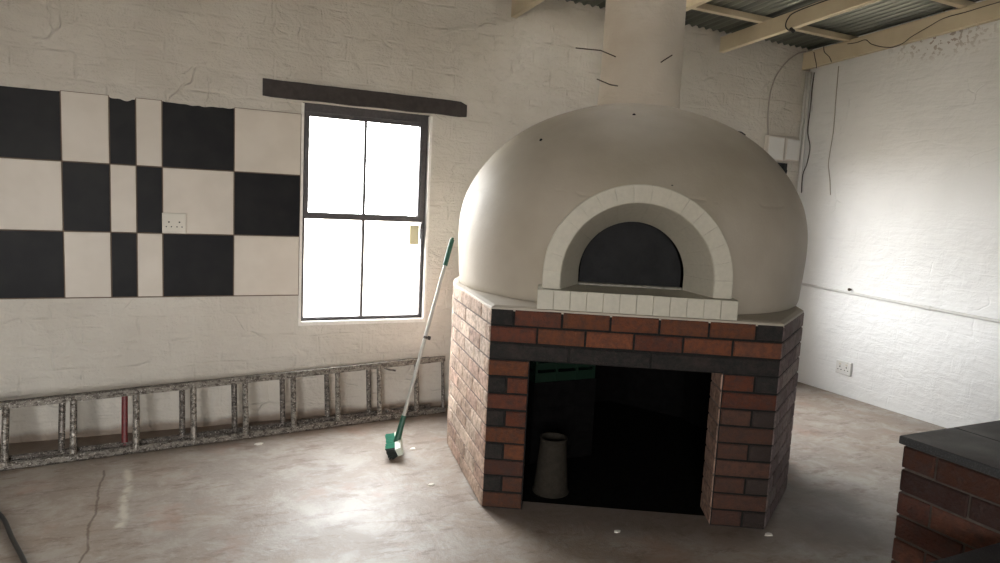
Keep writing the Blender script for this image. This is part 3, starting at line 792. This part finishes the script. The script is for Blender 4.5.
# ------------------------------------------------------------------ counter bottom right
CX,CY,CZ=2.326,-3.222,.80
def brick_block(name,x0,x1,y0,y1,z1,label):
    mb=MB(); e=.008; mb.box(x0+e,y0+e,0,x1-e,y1-e,z1-.002,mat=0)
    pal=[(.080,.036,.026),(.10,.042,.028),(.062,.030,.025),(.088,.036,.026)]
    nC=round(z1/.0845); ch=z1/nC
    for (a,u,nr,L) in ((V((x0,y1,0)),V((0,-1,0)),V((-1,0,0)),y1-y0),(V((x0,y0,0)),V((1,0,0)),V((0,-1,0)),x1-x0),(V((x1,y1,0)),V((-1,0,0)),V((0,1,0)),x1-x0)):
        for r in range(nC):
            for s,t in fill_segs(0,L,.237 if r%2 else .118):
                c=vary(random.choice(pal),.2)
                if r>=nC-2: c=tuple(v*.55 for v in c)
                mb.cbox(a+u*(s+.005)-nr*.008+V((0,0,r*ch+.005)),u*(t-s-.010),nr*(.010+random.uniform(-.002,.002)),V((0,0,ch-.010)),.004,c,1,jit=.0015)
    o=mb.build(name,[simple('grey_sandy_mortar',(.07,.055,.046),.9,0,60,.6,.3),M['brick']]); return tag(o,label,'counter')
brick_block('brick_counter',CX+.010,3.6,-5.6,CY-.012,CZ-.032,'dark red brick counter in the near right corner under a black stone top')
def slab(name,x0,y0,x1,y1,z,t,label,parts):
    r=empty(name,((x0+x1)/2,(y0+y1)/2,z-t),label,'worktop')
    for a,b in parts:
        mb=MB(); c=.003
        vs=[]; 
        for zz,e in ((z-t,c),(z-t+c,0),(z-c,0),(z,c)):
            vs+= [(a+e,y0+e,zz),(b-e,y0+e,zz),(b-e,y1-e,zz),(a+e,y1-e,zz)]
        fs=[(3,2,1,0),(12,13,14,15)]
        for q in range(3):
            for i in range(4): fs.append((q*4+i,q*4+(i+1)%4,(q+1)*4+(i+1)%4,(q+1)*4+i))
        mb.add(vs,fs); mb.build('stone_slab',M['granite'],r)
    return r
slab('stone_worktop',CX,-5.62,3.62,CY,CZ,.03,'black speckled stone worktop on the near brick counter',[(CX,2.630),(2.6325,3.62)])
slab('stone_shelf',1.60,-4.3,CX+.005,-3.613,.605,.03,'lower black stone shelf against the near brick counter, at the bottom right corner',[(1.60,CX+.005)])
mb=MB()
for k in range(7):
    for q in range(2): mb.cbox((1.70+.235*q,-4.25,k*.0814),(.225,0,0),(0,.11,0),(0,0,.0735),.004,vary((.16,.055,.04)),0)
mb.box(1.705,-4.245,0,2.155,-4.15,.572,(.1,.08,.07)); tag(mb.build('brick_pier',M['brick']),'low brick pier under the lower black stone shelf','pier')

# ------------------------------------------------------------------ electrics and cables by the corner
def tubes(name,pts,r,mat,label,cat='cable',sp=6,n=8,group=None):
    mb=MB(); mb.tube(spline(pts,sp) if sp else pts,r,n); o=mb.build(name,mat,smooth=True); return tag(o,label,cat,group)
def ebox(x0,x1,z0,z1,dep,label):
    r=empty('switch_box',((x0+x1)/2,-.01,z0),label,'switch box')
    mb=MB(); mb.cbox((x0,.006,z0),(x1-x0,0,0),(0,-dep,0),(0,0,z1-z0),.006); mb.build('box_body',M['wallC'],r)
    m2=MB(); m2.cbox((x0+.012,-dep+.008,z0+.012),(x1-x0-.024,0,0),(0,-.006,0),(0,0,z1-z0-.024),.003); m2.build('box_lid',M['conduit'],r)
ebox(4.865,5.075,2.055,2.275,.05,'white painted switch box on the window wall, left one of the pair by the corner')
ebox(5.095,5.268,2.065,2.270,.05,'white painted switch box on the window wall, right one nearest the corner')
mb=MB(); mb.cbox((4.92,.004,1.84),(.235,0,0),(0,-.03,0),(0,0,.20),.004)
for k in range(5): mb.tube([(4.95+.04*k,-.03,2.03),(4.96+.04*k,-.05,1.97-.02*(k%2)),(4.955+.04*k,-.03,1.87)],.008,6)
tag(mb.build('fuse_board',M['black_plastic']),'black open fuse board below the two white switch boxes','fuse board')
tubes('wall_cable',[(4.885,-.02,2.27),(4.862,-.018,2.42),(4.857,-.018,2.56),(4.872,-.018,2.69),(4.925,-.018,2.82),(5.03,-.02,2.945),(5.15,-.022,3.03),(5.24,-.03,3.06)],.006,M['cable'],'thin grey cable arching from the white switch boxes up to the corner')
tubes('corner_conduit',[(5.318,-.035,.0),(5.318,-.035,2.1),(5.318,-.035,2.885)],.016,M['conduit'],'white painted conduit running straight up the room corner','conduit',sp=0)
tubes('corner_conduit',[(5.285,-.020,2.075),(5.290,-.020,2.5),(5.297,-.020,2.885)],.011,M['conduit'],'thinner painted conduit beside the straight one in the room corner','conduit',sp=0)
tubes('wall_cable',[(5.335,-.065,2.88),(5.325,-.068,2.72),(5.33,-.066,2.55),(5.322,-.068,2.35),(5.345,-.09,2.2),(5.345,-.075,2.05),(5.335,-.05,1.95),(5.345,-.045,1.78)],.0045,M['cable_dark'],'dark wavy cable hanging down the room corner')
tubes('wall_cable',[(5.349,-.309,2.90),(5.349,-.316,2.6),(5.349,-.324,2.343),(5.349,-.312,2.15),(5.349,-.309,2.033),(5.349,-.34,1.9),(5.349,-.363,1.764)],.0035,M['cable'],'thin cable hanging down the right wall a little way from the corner')
xr=5.2425
tubes('rafter_cable',[(xr,-.12,3.04),(xr,-.14,2.98),(xr,-.16,2.925),(xr+.01,-.155,2.895)],.0035,M['cable_dark'],'short dark cable crossing the wall end of the rafter along the right wall')
tubes('rafter_cable',[(xr,-.22,3.07),(xr,-.235,3.02),(xr,-.29,2.97),(xr,-.32,2.92)],.0035,M['cable_dark'],'short dark cable crossing the right hand rafter, second from the corner')
tubes('rafter_cable',[(xr,-.465,3.05),(xr,-.55,3.045),(xr,-.634,3.052),(xr,-.69,3.01),(xr,-.77,2.975),(xr,-.84,2.955),(xr,-.905,2.947),(xr,-.98,2.965),(xr,-1.04,3.0),(xr,-1.17,3.05),(xr,-1.287,3.09),(xr,-1.45,3.10),(xr,-1.667,3.118),(xr,-2.4,3.16)],.0035,M['cable_dark'],'long dark cable looping along the face of the rafter at the right wall')
tubes('rafter_cable',[(4.245,-.50,2.96),(4.24,-.78,2.948),(4.238,-.74,2.965),(4.238,-.715,3.0),(4.24,-.73,3.05),(4.243,-.80,3.085),(4.243,-1.1,3.108),(4.243,-1.6,3.135),(4.243,-2.2,3.175)][1:],.0045,M['black_rubber'],'black wire hooked over the middle rafter with a loop hanging down')
mb=MB(); mb.tube([(4.236,-.77,2.965),(4.236,-.80,2.94)],.014,8); tag(mb.build('cable_joint',M['black_rubber']),'taped black wire end on the side of the middle rafter','cable joint')
# horizontal conduit
tubes('wall_conduit',[(XB-.014,-.03,.932),(XB-.014,-.66,.915),(XB-.014,-1.36,.895),(XB-.014,-2.2,.872),(XB-.014,-3.6,.85)],.013,M['conduit'],'white painted conduit running level along the right wall','conduit',sp=0,n=10)
mb=MB(); mb.tube([(XB-.014,-1.335,.896),(XB-.014,-1.385,.894)],.018,10); mb.build('conduit_coupling',M['conduit'])
o=bpy.data.objects['conduit_coupling']; tag(o,'white conduit coupling on the right wall pipe','coupling')
mb=MB(); mb.tube([(XB+.002,-.666,.945),(XB-.02,-.666,.945)],.009,10); mb.tube([(XB-.02,-.666,.945),(XB-.028,-.666,.945)],.013,12); tag(mb.build('wall_bolt',M['rust']),'dark bolt head in the right wall just above the conduit','bolt')
# black hose on the floor, lower left
tubes('rubber_hose',[(-1.15,-.70,.012),(-.86,-.86,.012),(-.725,-1.056,.012),(-.63,-1.33,.012),(-.545,-1.58,.012),(-.47,-1.85,.012),(-.5,-2.2,.012),(-.75,-2.5,.012)],.0095,M['black_rubber'],'black rubber hose lying on the floor in the bottom left corner','hose',sp=8,n=10)
# plaster chips on the floor
for (x,y,s,lab) in ((1.342,-.801,.014,'tiny white plaster chip on the floor right of the broom head'),(1.266,-1.35,.012,'tiny white plaster chip on the floor near the left front edge of the oven'),
                (2.622,-2.436,.016,'white plaster chip on the floor at the right front corner of the oven'),(1.928,-2.155,.013,'tiny white plaster chip on the floor before the wood store opening'),
                (.47,-.44,.018,'pale plaster chip on the floor in front of the ladder')):
    mb=MB(); vs=[(x+s*1.4*math.cos(a)*random.uniform(.7,1.2),y+s*math.sin(a)*random.uniform(.7,1.2),z) for z in (.0005,.006) for a in [k*math.pi/3 for k in range(6)]]
    mb.add(vs,[(5,4,3,2,1,0),(6,7,8,9,10,11)]+[(i,(i+1)%6,6+(i+1)%6,6+i) for i in range(6)])
    tag(mb.build('plaster_chip',M['chip']),lab,'chip')

# ------------------------------------------------------------------ camera
R=((0.9030850857665328,-0.4266077248978136,0.049428503149148435),(0.004459955424500492,0.12440409599330221,0.9922216131982313),(0.42943851325150784,0.8958400917337874,-0.11425013513661114))
cd=bpy.data.cameras.new('camera'); cam=bpy.data.objects.new('camera',cd); C.objects.link(cam)
r_,u_,d_=[V(x) for x in R]
u_=u_*1.0; 
mat=Matrix(((r_.x,u_.x,-d_.x,0),(r_.y,u_.y,-d_.y,0),(r_.z,u_.z,-d_.z,0),(0,0,0,1)))
cam.matrix_world=Matrix.Translation((0,-4.733,H0))@mat
cd.sensor_fit='HORIZONTAL'; cd.sensor_width=36; cd.lens=686.822*36/1000; cd.clip_start=.05
SC.camera=cam

# ------------------------------------------------------------------ light: overcast daylight through the openings
w=bpy.data.worlds.new('sky'); SC.world=w; w.use_nodes=True
bg=w.node_tree.nodes['Background']; bg.inputs[0].default_value=(1,.99,.965,1); bg.inputs[1].default_value=27.0
def portal(c,rot,sx,sy):
    l=bpy.data.lights.new('daylight_portal','AREA'); l.shape='RECTANGLE'; l.size=sx; l.size_y=sy; l.cycles.is_portal=True
    o=bpy.data.objects.new('daylight_portal',l); o.location=c; o.rotation_euler=rot; C.objects.link(o)
for W in (W1,W2): portal(((W[0]+W[1])/2,.11,(W[2]+W[3])/2),(math.radians(-90),0,0),W[1]-W[0],W[3]-W[2])
portal((LX-.22,(DL[0]+DL[1])/2,(DL[2]+DL[3])/2),(math.radians(90),0,math.radians(-90)),DL[1]-DL[0],DL[3]-DL[2])
portal(((DF[0]+DF[1])/2,LY-.22,(DF[2]+DF[3])/2),(math.radians(90),0,0),DF[1]-DF[0],DF[3]-DF[2])
SC.view_settings.view_transform='Standard'; SC.view_settings.look='None'; SC.view_settings.gamma=1; SC.view_settings.exposure=0.27
SC.view_settings.use_curve_mapping=False
